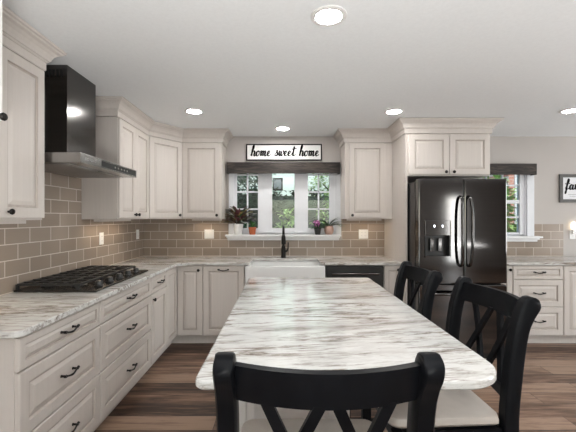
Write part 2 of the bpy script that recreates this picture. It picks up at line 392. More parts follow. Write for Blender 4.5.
def dup(root, loc, rz, label=None, group=None):
    r = root.copy(); COL.objects.link(r); r.location = loc; r.rotation_euler = (0, 0, rz)
    if label: r['label'] = label
    if group: r['group'] = group
    for ch in list(root.children):
        c = ch.copy(); COL.objects.link(c); c.parent = r
        for g in ch.children:
            d = g.copy(); COL.objects.link(d); d.parent = c
    return r
def cr(pts, n=8):
    """Catmull-Rom through 2D or 3D points"""
    P = [Vector(p) for p in pts]; P = [P[0] * 2 - P[1]] + P + [P[-1] * 2 - P[-2]]; out = []
    for i in range(1, len(P) - 2):
        a, b, c, d = P[i - 1], P[i], P[i + 1], P[i + 2]
        for k in range(n):
            t = k / n
            out.append(0.5 * ((2 * b) + (c - a) * t + (2 * a - 5 * b + 4 * c - d) * t * t + (3 * b - a - 3 * c + d) * t ** 3))
    out.append(P[-2]); return out

# ------------------------------------------------------------------ room shell
XL, XR, YB, YR, H = -1.76, 6.8, 4.47, -3.0, 2.44
obj('floor', MB().box(XL - .15, XR + .15, YR - .15, YB + .15, -0.1, 0.0), 'floor', kind='structure')
obj('ceiling', MB().box(XL - .15, XR + .15, YR - .15, YB + .15, H, H + 0.1), 'ceiling', kind='structure')
obj('wall_left', MB().box(XL - .15, XL, YR - .15, YB + .15, 0, H), 'wall', kind='structure')
# openings of the back wall: main window and the window by the fridge
W1 = (-0.60, 0.70, 1.19, 2.045); W2 = (2.36, 3.13, 1.17, 2.03)
wb = MB()
def wall_x(mb, x0, x1, y0, y1, holes):
    cur = x0
    for a, b, c, d in holes:
        mb.box(cur, a, y0, y1, 0, H); mb.box(a, b, y0, y1, 0, c); mb.box(a, b, y0, y1, d, H); cur = b
    mb.box(cur, x1, y0, y1, 0, H)
wall_x(wb, XL, XR, YB, YB + .15, [W1, W2])
obj('wall_back', wb, 'wall', kind='structure')
DR = (-0.7, 1.9, 0.0, 2.12); D2 = (4.58, 5.14, 0.0, 2.08)
wr = MB(); wall_x(wr, XL, XR, YR - .15, YR, [DR, D2]); obj('wall_rear', wr, 'wall', kind='structure')
wq = MB(); DW = (.6, 3.6, 0.6, 2.3)
wq.box(XR, XR + .15, YR - .15, DW[0], 0, H); wq.box(XR, XR + .15, DW[1], YB + .15, 0, H); wq.box(XR, XR + .15, DW[0], DW[1], 0, DW[2]); wq.box(XR, XR + .15, DW[0], DW[1], DW[3], H)
obj('wall_right', wq, 'wall', kind='structure')

# tile backsplash on both kitchen walls
TL = 0.008
obj('wall_tile_left', MB().box(XL, XL + TL, 1.45, YB, 0.9, 1.392).box(XL, XL + TL, 2.115, 3.075, 1.392, 1.80), 'tile_left', kind='structure')
obj('wall_tile_back', MB().box(XL + TL, -0.672, YB - TL, YB, 0.9, 1.392).box(-0.672, 0.772, YB - TL, YB, 0.9, 1.115).box(0.772, 1.318, YB - TL, YB, 0.9, 1.392)
    .box(2.23, 3.60, YB - TL, YB, 0.9, 1.098).box(3.225, 3.60, YB - TL, YB, 1.098, 1.322), 'tile_back', kind='structure')

# main window: casing, three sashes, stool
def window(name, hole, casing, glasses, stool, label):
    root = thing(name, ((hole[0] + hole[1]) / 2, YB, hole[2]), label=label, kind='structure')
    ox, oy, oz = root.location
    L = lambda mb: [setattr(mb, 'v', [(x - ox, y - oy, z - oz) for x, y, z in mb.v]), mb][1]
    c = MB(); x0, x1, z0, z1 = hole
    c.box(x0 - casing, x0, YB - .022, YB, z0, z1 + .04, .003).box(x1, x1 + casing, YB - .022, YB, z0, z1 + .04, .003)
    c.box(x0 - casing, x1 + casing, YB - .022, YB, z1 + .001, z1 + .04)
    c.box(x0, x0 + .018, YB, YB + .15, z0, z1).box(x1 - .018, x1, YB, YB + .15, z0, z1).box(x0, x1, YB, YB + .15, z1 - .018, z1).box(x0, x1, YB + .03, YB + .15, z0, z0 + .02)
    obj('window_casing', L(c), 'trim', root)
    s = MB(); sx0, sx1, sz0, sz1 = stool
    s.box(sx0, sx1, YB - .10, YB + .03, z0 - .022, z0, .004).box(sx0 + .02, sx1 - .02, YB - .03, YB - .009, sz0, z0 - .022, .003).box(sx0 + .01, sx1 - .01, YB - .055, YB - .03, z0 - .045, z0 - .022, .004)
    obj('window_sill', L(s), 'trim_lit_sill', root)
    f = MB(); yf0, yf1 = YB + .016, YB + .056
    xs = x0 + .018
    zb = min(g[2] for g in glasses); zt = max(g[3] for g in glasses)
    for gx0, gx1, gz0, gz1, nv, hz in glasses:
        f.box(xs, gx0, yf0 - .01, yf1, z0 + .02, z1 - .018, .003) if gx0 > xs + 1e-4 else None
        xs = gx1
    f.box(xs, x1 - .018, yf0 - .01, yf1, z0 + .02, z1 - .018, .003)
    done = set()
    for gx0, gx1, gz0, gz1, nv, hz in glasses:
        if (gx0, gx1) not in done:
            done.add((gx0, gx1))
            f.box(gx0, gx1, yf0, yf1, z0 + .02, zb).box(gx0, gx1, yf0, yf1, zt, z1 - .018)
        for k in range(1, nv):
            xm = gx0 + (gx1 - gx0) * k / nv; f.box(xm - .009, xm + .009, yf0 + .006, yf1 - .006, gz0, gz1)
        for zz in hz: f.box(gx0, gx1, yf0 + .006, yf1 - .006, zz - .009, zz + .009)
    obj('window_sash', L(f), 'trim', root)
    for gx0, gx1, gz0, gz1, nv, hz in glasses:
        obj('window_pane', L(MB().box(gx0, gx1, YB + .033, YB + .039, gz0, gz1)), 'glass', root)
    return root
w1 = window('window_1', W1, 0.065, [(-0.565, -0.295, 1.27, 2.005, 2, (1.515, 1.735, 1.955)), (-0.113, 0.175, 1.27, 2.005, 1, ()), (0.345, 0.620, 1.27, 2.005, 2, (1.515, 1.735, 1.955))],
            (-0.70, 0.755, 1.118, 1.19), 'white triple casement window with grilles above the sink')
w2 = window('window_2', W2, 0.09, [(2.43, 3.055, 1.215, 1.585, 3, (1.41,)), (2.43, 3.055, 1.63, 1.99, 3, (1.82,))],
            (2.24, 3.275, 1.100, 1.17), 'white double hung window with grilles beside the fridge')
f = MB().box(2.43, 3.055, YB + .012, YB + .06, 1.585, 1.63, .003); f.v = [(x - w2.location.x, y - w2.location.y, z - w2.location.z) for x, y, z in f.v]
obj('meeting_rail', f, 'trim', w2)
# glazed doors behind the camera, window of the dining side
d1 = thing('door_1', (0.6, YR, 0), label='white framed glazed patio doors', kind='structure')
fr = MB().box(-1.3, -1.2, -.12, -.04, 0, 2.12).box(1.2, 1.3, -.12, -.04, 0, 2.12).box(-1.2, 1.2, -.12, -.04, 2.02, 2.12).box(-1.2, 1.2, -.12, -.04, 0, .1).box(-.06, .06, -.12, -.04, .1, 2.02)
obj('door_frame', fr, 'trim', d1)
for a, b in ((-1.2, -.06), (.06, 1.2)): obj('door_pane', MB().box(a, b, -.084, -.078, .1, 2.02), 'glass', d1)
d2r = thing('door_2', (4.86, YR, 0), label='unseen narrow glazed door added for the bright streak in the fridge', kind='structure')  # unseen door added so the fridge mirrors a bright streak
fr = MB().box(-.28, -.19, -.12, -.04, 0, 2.08).box(.19, .28, -.12, -.04, 0, 2.08).box(-.19, .19, -.12, -.04, 2.0, 2.08).box(-.19, .19, -.12, -.04, 0, .1)
obj('door_frame', fr, 'trim', d2r); obj('door_pane', MB().box(-.19, .19, -.084, -.078, .1, 2.0), 'glass', d2r)
w3 = thing('window_3', (XR, 2.1, .6), label='white dining room window', kind='structure')
fr = MB().box(.04, .12, -1.5, -1.42, 0, 1.7).box(.04, .12, 1.42, 1.5, 0, 1.7).box(.04, .12, -1.42, 1.42, 1.62, 1.7).box(.04, .12, -1.42, 1.42, 0, .08).box(.04, .12, -.04, .04, .08, 1.62)
obj('window_frame', fr, 'trim', w3)
for a, b in ((-1.42, -.04), (.04, 1.42)): obj('window_pane', MB().box(.078, .084, a, b, .08, 1.62), 'glass', w3)

# ------------------------------------------------------------------ cabinet hardware
def knob(parent, x, z, y=-0.02):
    k = MB().lathe([(.006, 0), (.006, .012), (.015, .016), (.0165, .022), (.013, .028), (.004, .030)], (x, y, z), '-y', 14)
    return obj('knob', k, 'bronze', parent, True)
def pull(parent, x, z, y=-0.02, L=0.062):
    k = MB()
    k.tube(cr([(x - L, y - .026, z + .006), (x - L * .7, y - .026, z), (x - L * .3, y - .030, z - .006), (x, y - .032, z - .0075), (x + L * .3, y - .030, z - .006), (x + L * .7, y - .026, z), (x + L, y - .026, z + .006)], 3),
           [.0075, .007, .0055, .005, .005, .005, .005, .0055, .006] + [.006] + [.0055, .005, .005, .005, .005, .0055, .006, .007, .0075], 8)
    for sx in (-1, 1):
        k.lathe([(.008, 0), (.006, .006), (.0055, .022), (.009, .026), (.006, .032)], (x + sx * L * .8, y, z + .002), '-y', 10)
    return obj('handle', k, 'bronze', parent, True)
def front(root, kind, x0, x1, z0, z1, hw=None, mat='cab'):
    """a door or drawer front at local y=0 with its knob or pull"""
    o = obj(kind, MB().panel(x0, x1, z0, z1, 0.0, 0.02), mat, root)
    if hw:
        (knob if hw[0] == 'k' else pull)(o, hw[1], hw[2])
    return o
GAP = 0.0045
DZ = [(0.73, 0.876), (0.430, 0.722), (0.118, 0.422)]
def base_cab(name, loc, rz, w, d, label, fronts, group='base cabinets along the kitchen walls', toe=True):
    r = thing(name, loc, rz, label, 'cabinet', group)
    b = MB().box(0.0005, w - .0005, 0, d, 0.10, 0.882).box(0.0005, w - .0005, .07, d, 0.0, 0.10)
    obj('cabinet_body', b, 'cab', r)
    for fdef in fronts: front(r, *fdef)
    return r
def drawers(w, zs=DZ):
    return [('drawer', GAP, w - GAP, a, b, ('p', w / 2, (a + b) / 2 + .004)) for a, b in zs]
FX = -1.155     # face plane of the left run (carcass), fronts stand 2 cm proud
FY = 3.845      # face plane of the back run
DL = FX - (XL + TL) - .001; DB = (YB - TL) - FY - .001
R90 = PI / 2
w = 0.685; base_cab('drawer_cabinet', (FX, 1.515, 0), R90, w, DL, 'off-white three-drawer base cabinet at the near end of the left run', drawers(w))
w = 0.86; base_cab('drawer_cabinet', (FX, 2.200, 0), R90, w, DL, 'wide off-white three-drawer base cabinet under the middle of the gas cooktop', drawers(w))
w = 0.415; base_cab('base_cabinet', (FX, 3.060, 0), R90, w, DL, 'narrow off-white base cabinet with one drawer over one door, left of the corner',
    [('drawer', GAP, w - GAP, .73, .876, ('p', w / 2, .806)), ('door', GAP, w - GAP, .118, .722, ('k', .045, .675))])
# corner cabinet: L-shaped body with two doors at a right angle
cc = thing('corner_cabinet', (FX, FY, 0), 0, 'off-white corner base cabinet with two doors meeting in the inside corner', 'cabinet', 'base cabinets along the kitchen walls')
y0 = 3.476 - FY; x1 = 0.300
body = MB(); xw = XL + TL + .001 - FX; yw = YB - TL - .001 - FY
body.prism([(xw, y0), (0, y0), (0, 0), (x1, 0), (x1, yw), (xw, yw)], .10, .882)
body.prism([(xw, y0), (-.07, y0), (-.07, .07), (x1, .07), (x1, yw), (xw, yw)], 0, .10)
obj('cabinet_body', body, 'cab', cc)
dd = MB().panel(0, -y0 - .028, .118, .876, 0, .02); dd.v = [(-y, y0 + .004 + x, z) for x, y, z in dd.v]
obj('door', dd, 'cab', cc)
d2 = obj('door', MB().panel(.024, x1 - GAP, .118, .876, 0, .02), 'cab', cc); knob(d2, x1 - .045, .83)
X = FX + x1
base_cab('pullout_cabinet', (X, FY, 0), 0, .455, DB, 'off-white pull-out base cabinet with a bar pull, left of the sink', [('door', GAP, .455 - GAP, .118, .876, ('p', .2275, .835))])
X += .455                                   # about -0.40
SX0, SX1 = X + .002, 0.488
r = thing('sink_cabinet', (SX0, FY, 0), 0, 'low off-white base cabinet under the white apron sink', 'cabinet')
ws = SX1 - SX0
obj('cabinet_body', MB().box(0, ws, 0, DB, .10, .625).box(0, ws, .07, DB, 0, .10).box(0, .006, 0.02, DB, .625, .882).box(ws - .006, ws, 0.02, DB, .625, .882), 'cab', r)
front(r, 'door', GAP, ws / 2 - .002, .118, .62, ('k', ws / 2 - .05, .575)); front(r, 'door', ws / 2 + .002, ws - GAP, .118, .62, ('k', ws / 2 + .05, .575))
# dishwasher
DX0 = SX1 + .004; DX1 = 1.126
r = thing('dishwasher', (DX0, FY, 0), 0, 'black dishwasher with a bar handle, right of the sink', 'dishwasher')
wd = DX1 - DX0 - .004
obj('dishwasher_body', MB().box(0, wd, 0, DB, .10, .875).box(0, wd, .05, DB, 0, .10), 'fridge_dark', r)
obj('door', MB().box(.003, wd - .003, -.028, 0, .115, .872, .006), 'fridge_dark', r)
dp = obj('control_panel', MB().box(.003, wd - .003, -.030, -.0285, .836, .868), 'fridge_dark', r)
hb = MB().tube([(.06, -.062, .795), (wd - .06, -.062, .795)], .011, 10).box(.075, .095, -.062, -.028, .786, .804).box(wd - .095, wd - .075, -.062, -.028, .786, .804)
obj('handle', hb, 'fridge', r, True)
base_cab('base_cabinet', (DX1, FY, 0), 0, 1.316 - DX1, DB, 'narrow off-white base cabinet between the dishwasher and the tall fridge panel', [('door', GAP, 1.316 - DX1 - GAP, .118, .876, ('k', .15, .835))])
# right-hand run beyond the fridge
base_cab('base_cabinet', (2.262, FY, 0), 0, .274, DB, 'narrow off-white base cabinet half hidden behind the right side of the fridge', [('door', GAP, .274 - GAP, .118, .876, ('k', .235, .835))])
base_cab('drawer_cabinet', (2.536, FY, 0), 0, .556, DB, 'off-white three-drawer base cabinet right of the fridge', drawers(.556))
base_cab('base_cabinet', (3.092, FY, 0), 0, .46, DB, 'off-white base cabinet with one tall door at the right edge of the photo', [('door', GAP, .46 - GAP, .118, .876, ('k', .42, .835))])
base_cab('base_cabinet', (3.552, FY, 0), 0, .46, DB, 'off-white base cabinet at the right end of the run, outside the photo', [('door', GAP, .46 - GAP, .118, .876, ('k', .04, .835))])

# ------------------------------------------------------------------ worktops
def arc(cx, cy, r, a0, a1, n=8):
    return [(cx + r * math.cos(a0 + (a1 - a0) * k / n), cy + r * math.sin(a0 + (a1 - a0) * k / n)) for k in range(n + 1)]
CX = -1.117; CY = 3.808; CT0, CT1 = 0.884, 0.914
yb = YB - TL - .001; xl = XL + TL + .001
poly = [(xl, 1.495)] + arc(CX - .035, 1.53, .035, -PI / 2, 0, 5) + [(CX, CY - .10), (CX + .10, CY), (SX0 + .008, CY), (SX0 + .008, 3.848), (SX0 + .055, 3.848), (SX0 + .055, 4.205), (SX1 - .055, 4.205), (SX1 - .055, 3.848), (SX1 - .008, 3.848), (SX1 - .008, CY), (1.316, CY), (1.316, yb), (xl, yb)]
o = obj('countertop', MB().prism(poly, CT0, CT1, .004), 'granite', label='streaked grey-white granite worktop running round the corner and behind the sink', cat='countertop')
o = obj('countertop', MB().prism([(2.262, CY), (4.03, CY), (4.03, yb), (2.262, yb)], CT0, CT1, .004), 'granite', label='short streaked granite worktop right of the fridge', cat='countertop')

# farmhouse sink
def sink():
    r = thing('apron_sink', ((SX0 + SX1) / 2, 3.79, .63), 0, 'white farmhouse apron-front sink below the triple window', 'sink')
    hw = (SX1 - SX0) / 2 - .008; y1 = .44
    bm = bmesh.new(); bmesh.ops.create_cube(bm, size=1.0)
    for v in bm.verts: v.co = Vector((v.co.x * 2 * hw, (v.co.y + .5) * y1, (v.co.z + .5) * .25))
    bmesh.ops.bevel(bm, geom=list(bm.edges), offset=.010, segments=3, affect='EDGES')
    top = max((f for f in bm.faces if f.normal.z > .9), key=lambda f: f.calc_area())
    bmesh.ops.inset_region(bm, faces=[top], thickness=.022)
    bmesh.ops.translate(bm, verts=list(top.verts), vec=(0, 0, -.006))
    bmesh.ops.inset_region(bm, faces=[top], thickness=.004)
    bmesh.ops.translate(bm, verts=list(top.verts), vec=(0, 0, -.195))
    # trim below the worktop at the sides/back: keep rim just under the stone except the proud front
    m = MB(); m.frombm(bm)
    obj('basin', m, 'porcelain', r, True)
    obj('drain', MB().lathe([(.045, 0), (.045, .004), (.03, .006), (.01, .004)], (0, y1 * .55, .058), 'z', 20), 'steel_light', r, True)
sink()
# faucet
r = thing('faucet', (0.03, 4.30, CT1), 0, 'matte black pull-down faucet behind the sink', 'faucet')
obj('faucet_base', MB().lathe([(.034, 0), (.034, .006), (.029, .012), (.028, .10), (.024, .13), (.020, .15)], (0, 0, 0), 'z', 18), 'bronze', r, True)
obj('spout', MB().tube(cr([(0, 0, .14), (0, 0, .28), (0, -.02, .345), (0, -.075, .375), (0, -.135, .345), (0, -.155, .29)], 6), .0145, 12), 'bronze', r, True)
obj('spray_head', MB().lathe([(.026, 0), (.028, .015), (.024, .09), (.016, .11)], (0, -.156, .175), 'z', 16), 'bronze', r, True)
obj('lever', MB().tube([(.018, 0, .075), (.050, 0, .085)], .013, 10).tube([(.046, -.004, .085), (.056, -.012, .12), (.058, -.02, .19)], [.010, .008, .007], 10), 'bronze', r, True)

# ------------------------------------------------------------------ wall cabinets
UZ0, UZ1 = 1.388, 2.290
UX = -1.44; UY = 4.14
def upper(name, loc, rz, w, d, label, fronts, z0=UZ0, z1=UZ1, group='wall cabinets', body=None, mat='cab'):
    r = thing(name, (loc[0], loc[1], z0), rz, label, 'cabinet', group)
    h = z1 - z0
    obj('cabinet_body', body or MB().box(0.0005, w - .0005, 0, d, 0, h), mat, r)
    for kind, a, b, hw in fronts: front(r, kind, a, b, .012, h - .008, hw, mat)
    return r
du = UX - XL - TL - .001 + TL - .001
upper('wall_cabinet', (UX, 1.42), R90, .69, du, 'off-white wall cabinet left of the range hood', [('door', GAP, .335, ('k', .30, .045)), ('door', .339, .69 - GAP, ('k', .402, .045))])
upper('wall_cabinet', (UX, 3.075), R90, .704, du, 'two-door off-white wall cabinet on the left wall between hood and corner', [('door', .008, .350, ('k', .314, .045)), ('door', .354, .696, ('k', .390, .045))])
# diagonal corner cabinet
xa, ya, xb, yb2 = UX, 3.780, -1.172, UY
L = math.hypot(xb - xa, yb2 - ya); ang = math.atan2(yb2 - ya, xb - xa)
inv = Matrix.Rotation(-ang, 2)
pl = [inv @ (Vector(p) - Vector((xa, ya))) for p in [(xa, ya + .0006), (xb - .0006, yb2), (xb - .0006, YB - .002), (XL + .002, YB - .002), (XL + .002, ya + .0006)]]
upper('corner_wall_cabinet', (xa, ya), ang, L, 0, 'diagonal off-white wall cabinet across the room corner', [('door', .012, L - .012, ('k', L - .055, .045))], body=MB().prism([tuple(p) for p in pl], 0, UZ1 - UZ0))
upper('wall_cabinet', (-1.172, UY), 0, .472, YB - UY - .002, 'single-door off-white wall cabinet left of the sink window', [('door', .010, .456, ('k', .418, .045))])
upper('wall_cabinet', (0.757, UY), 0, .559, YB - UY - .002, 'single-door off-white wall cabinet right of the sink window', [('door', .045, .470, ('k', .082, .045))])
# fridge surround
FYE = 3.705
obj('fridge_side_panel', MB().box(1.318, 1.338, FYE, YB - .002, 0, UZ1), 'cab', label='tall off-white panel standing against the left side of the fridge', cat='panel')
r = upper('fridge_cabinet', (1.340, FYE), 0, .870, YB - FYE - .002, 'two-door off-white cabinet over the black fridge',
          [('door', .010, .433, ('k', .393, .040)), ('door', .437, .862, ('k', .477, .040))], z0=1.845)
# deep cabinet at the very left edge
upper('wall_cabinet', (-1.128, 0.72), R90, .68, .62, 'deep white wall cabinet showing only as a strip at the left photo edge', [('door', GAP, .338, ('k', .30, .035)), ('door', .342, .68 - GAP, ('k', .652, .022))], z0=1.775, z1=2.43, mat='cabwhite')

CP = [(0, 2.291), (.010, 2.291), (.014, 2.297), (.014, 2.338), (.020, 2.342), (.024, 2.350), (.030, 2.352), (.034, 2.366), (.044, 2.386), (.060, 2.402), (.076, 2.410), (.080, 2.418), (.090, 2.422), (.092, 2.436), (0, 2.436)]
obj('crown_molding', MB().sweep([(UX, 1.412), (UX, 2.113), (XL + .003, 2.113)], CP), 'cab', label='crown molding on the wall cabinet left of the hood', cat='crown molding', group='crown moldings on the cabinets')
obj('crown_molding', MB().sweep([(XL + .003, 3.070), (UX, 3.070), (UX, 3.780), (-1.172, UY), (-.698, UY), (-.698, YB - .003)], CP), 'cab', label='crown molding running round the corner wall cabinets up to the sink window', cat='crown molding', group='crown moldings on the cabinets')
obj('crown_molding', MB().sweep([(.755, YB - .003), (.755, UY), (1.316, UY), (1.316, FYE), (2.214, FYE), (2.214, YB - .003)], CP), 'cab', label='crown molding stepping forward over the fridge cabinet', cat='crown molding', group='crown moldings on the cabinets')

# slim light strips below the wall cabinets
def strip(loc, rz, w, label):
    r = thing('cabinet_light', loc, rz, label, 'light', 'slim lights below the wall cabinets')
    obj('housing', MB().box(0, w, 0, .05, -.008, 0).box(0, w, 0, .006, -.020, -.008).box(0, w, .044, .05, -.020, -.008).box(0, .006, .006, .044, -.020, -.008).box(w - .006, w, .006, .044, -.020, -.008), 'cab', r)
    obj('lens', MB().box(.01, w - .01, .008, .042, -.0095, -.0085), 'strip', r)
strip((UX - .06, 1.50, UZ0 - .001), R90, .56, 'slim light under the wall cabinet left of the hood')
strip((UX - .18, 3.12, UZ0 - .001), R90, .66, 'slim light under the wall cabinet between hood and corner')
strip((-1.10, UY + .18, UZ0 - .001), 0, .36, 'slim light under the wall cabinet left of the window')
strip((.82, UY + .18, UZ0 - .001), 0, .42, 'slim light under the wall cabinet right of the window')

# ------------------------------------------------------------------ range hood
r = thing('range_hood', (XL + .009, 2.555, 1.742), R90, 'dark stainless chimney range hood over the cooktop', 'range hood')
# local: x along the wall, -y out of the wall
cw = .415; dep = .525
can = MB(); can.box(-cw, cw, -dep, 0, 0, .060, .002)
# shallow pitched top up to the chimney
can.add([(-cw + .01, -dep + .02, .060), (cw - .01, -dep + .02, .060), (cw - .01, -.001, .060), (-cw + .01, -.001, .060), (-.19, -.315, .085), (.19, -.315, .085), (.19, -.001, .085), (-.19, -.001, .085)],
        [(0, 1, 5, 4), (1, 2, 6, 5), (2, 3, 7, 6), (3, 0, 4, 7), (4, 5, 6, 7), (3, 2, 1, 0)])
obj('canopy', can, 'steel', r)
ch = obj('chimney', MB().box(-.183, .183, -.301, 0, .0855, H - 1.742 - .002), 'chimney', r)
vg = MB()
for k in range(9): vg.box(-.1845, -.1832, -.27 + k * .026, -.256 + k * .026, .615, .665)
obj('vent_slots', vg, 'fridge_dark', ch)
obj('control_glass', MB().box(-.16, cw - .02, -dep - .002, -dep - .0003, .010, .050), 'fridge_dark', r)
for k in range(5): obj('button', MB().box(.02 + k * .05, .04 + k * .05, -dep - .003, -dep - .0022, .024, .036), 'steel_light', r)
lg = MB()
for k in range(6): lg.box(-.36 + k * .022, -.345 + k * .022, -dep - .001, -dep - .0002, .022 if k % 2 else .026, .038)
obj('emblem', lg, 'steel_light', r)
fl = MB()
for sx in (-1, 1):
    fl.box(sx * .19 - .17, sx * .19 + .17, -dep + .10, -.06, -.006, -.0005)
    for k in range(8): fl.box(sx * .19 - .155 + k * .042, sx * .19 - .135 + k * .042, -dep + .12, -.08, -.010, -.006)
obj('grease_filter', fl, 'steel_light', r)

# ------------------------------------------------------------------ gas cooktop
r = thing('cooktop', (-1.745, 2.28, CT1 + .0008), 0, 'black gas cooktop with cast-iron grates on the left worktop', 'cooktop')
cwx, cwy = .540, .905
tr = MB().box(0, cwx, 0, cwy, 0, .014, .005); obj('tray', tr, 'cooktop', r)
burn = [(.13, .16), (.34, .16), (.24, .4525), (.13, .745), (.33, .745)]
for bx, by in burn:
    obj('burner', MB().lathe([(.05, .0145), (.05, .022), (.036, .026), (.036, .034), (.030, .037), (.004, .037)], (bx, by, 0), 'z', 18), 'iron', r, True)
for k in range(3):
    g = MB(); a = .012 + k * .2955; b = a + .287; x0, x1 = .02, .418
    zt = .055
    for xx in (x0, x1): g.box(xx - .006, xx + .006, a, b, zt - .014, zt, .002)
    for yy in (a, b): g.box(x0, x1, yy - .006, yy + .006, zt - .014, zt, .002)
    g.box(x0, x1, (a + b) / 2 - .005, (a + b) / 2 + .005, zt - .008, zt + .004, .002)
    for t in (.25, .5, .75): g.box(x0 + (x1 - x0) * t - .005, x0 + (x1 - x0) * t + .005, a, b, zt - .008, zt + .004, .002)
    for t in (.2, .8):
        g.box(x0, x1, a + (b - a) * t - .004, a + (b - a) * t + .004, zt - .006, zt + .003)
    for xx in (x0, x1):
        for yy in (a, b): g.box(xx - .008, xx + .008, yy - .008, yy + .008, .0142, zt - .005)
    obj('grate', g, 'iron', r)
for k in range(5):
    obj('knob', MB().lathe([(.030, .0145), (.030, .019), (.024, .022), (.022, .046), (.018, .050), (.003, .050)], (.480, .15 + k * .155, 0), 'z', 16), 'iron', r, True)

# ------------------------------------------------------------------ refrigerator
FYD = 3.43
r = thing('refrigerator', (1.347, FYD, 0), 0, 'black stainless french-door refrigerator with ice dispenser', 'refrigerator')
fw, zb, zt, dth = .872, .745, 1.787, .085
obj('fridge_body', MB().box(.004, fw - .004, dth + .012, YB - FYD - .03, .03, 1.765).box(.03, fw - .03, dth + .05, .9, 0, .03), 'fridge_dark', r)
mid = fw / 2 + .012
def door_mb(x0, x1, z0, z1, hole=None):
    if not hole: return MB().box(x0, x1, 0, dth, z0, z1, .012)
    a, b, c, d = hole; m = MB()
    # front skin with a recess for the dispenser
    m.box(x0, a, 0, dth, z0, z1, .010).box(b, x1, 0, dth, z0, z1, .010).box(a - .011, b + .011, 0.0002, dth, z0 + .001, c, .0).box(a - .011, b + .011, 0.0002, dth, d, z1 - .001, .0)
    m.box(a - .011, b + .011, .07, dth, c, d); return m
hx0, hx1, hz0, hz1 = .065, .310, 1.012, 1.375
ld = obj('door', door_mb(.002, mid - .003, zb + .012, zt, (hx0, hx1, hz0, hz1)), 'fridge', r)
rd = obj('door', door_mb(mid + .003, fw - .002, zb + .012, zt), 'fridge', r)
fz = obj('freezer_drawer', MB().box(.002, fw - .002, 0, dth, .07, zb, .012), 'fridge', r)
obj('toe_grille', MB().box(.01, fw - .01, .03, dth, .012, .062), 'fridge_dark', r)
def hbar(x, bow):
    z0, z1 = .93, 1.61; pts = [(x, -.004, z0), (x, -.045, z0 + .03), (x + bow, -.062, z0 + .16), (x + bow, -.066, (z0 + z1) / 2), (x + bow, -.062, z1 - .16), (x, -.045, z1 - .03), (x, -.004, z1)]
    return MB().tube(cr(pts, 5), .0135, 10)
obj('handle', hbar(mid - .042, -.006), 'fridge', ld, True)
obj('handle', hbar(mid + .042, .006), 'fridge', rd, True)
obj('handle', MB().tube(cr([(.10, -.004, .665), (.12, -.048, .665), (.25, -.062, .665), (fw - .25, -.062, .665), (fw - .12, -.048, .665), (fw - .10, -.004, .665)], 5), .0135, 10), 'fridge', fz, True)
dsp = obj('dispenser', MB().box(hx0 + .001, hx1 - .001, -.004, .0695, 1.228, hz1 - .001, .003), 'fridge', ld)
obj('drip_tray', MB().box(hx0 + .001, hx1 - .001, -.006, .0695, hz0 + .001, hz0 + .014), 'fridge', ld)
rec = MB().box(hx0 + .001, hx1 - .001, .060, .0695, hz0 + .015, 1.2275).box(hx0 + .001, hx0 + .008, -.002, .060, hz0 + .015, 1.2275).box(hx1 - .008, hx1 - .001, -.002, .060, hz0 + .015, 1.2275)
obj('dispenser_recess', rec, 'fridge_dark', ld)
obj('paddle', MB().box(.13, .165, .030, .045, 1.07, 1.20, .004).box(.21, .245, .030, .045, 1.07, 1.20, .004), 'fridge', ld)
for xx in (.155, .235):
    ic = MB().lathe([(.0075, 0), (.0075, .001)], (xx, -.0042, 1.325), '-y', 12).add([(xx - .007, -.0052, 1.322), (xx + .007, -.0052, 1.322), (xx, -.0052, 1.303)], [(0, 1, 2)])
    obj('dispenser_icon', ic, 'icon', ld)

# ------------------------------------------------------------------ island
IX0, IX1, IY0, IY1 = -.262, .718, 1.042, 2.86
def island_poly():
    rr = .15
    return arc(IX0 + .035, IY0 + .035, .035, PI, 1.5 * PI, 6) + arc(IX1 - rr - .01, IY0 + rr, rr, 1.5 * PI, 2 * PI, 12) + arc(IX1 - .03, IY1 - .03, .03, 0, PI / 2, 4) + arc(IX0 + .03, IY1 - .03, .03, PI / 2, PI, 4)
obj('island_countertop', MB().prism(island_poly(), CT0, CT1, .007), 'granite', label='large streaked granite top of the kitchen island with rounded corners', cat='countertop')
r = thing('kitchen_island', (-.225, 1.46, 0), 0, 'off-white island base cabinet under the large granite top', 'island')
iw, il = .500, 1.36
obj('island_body', MB().box(0, iw, 0, il, .10, .882).box(.06, iw - .06, .06, il - .06, 0, .10), 'cabwhite', r)
obj('end_panel', MB().panel(.02, iw - .02, .12, .87, 0, .016), 'cabwhite', r)
for k in range(2):
    a = .02 + k * (il / 2 - .01); b = a + il / 2 - .03
    m = MB().panel(a, b, .12, .87, 0, .016); m.v = [(iw - y, x, z) for x, y, z in m.v]; obj('side_panel', m, 'cabwhite', r)

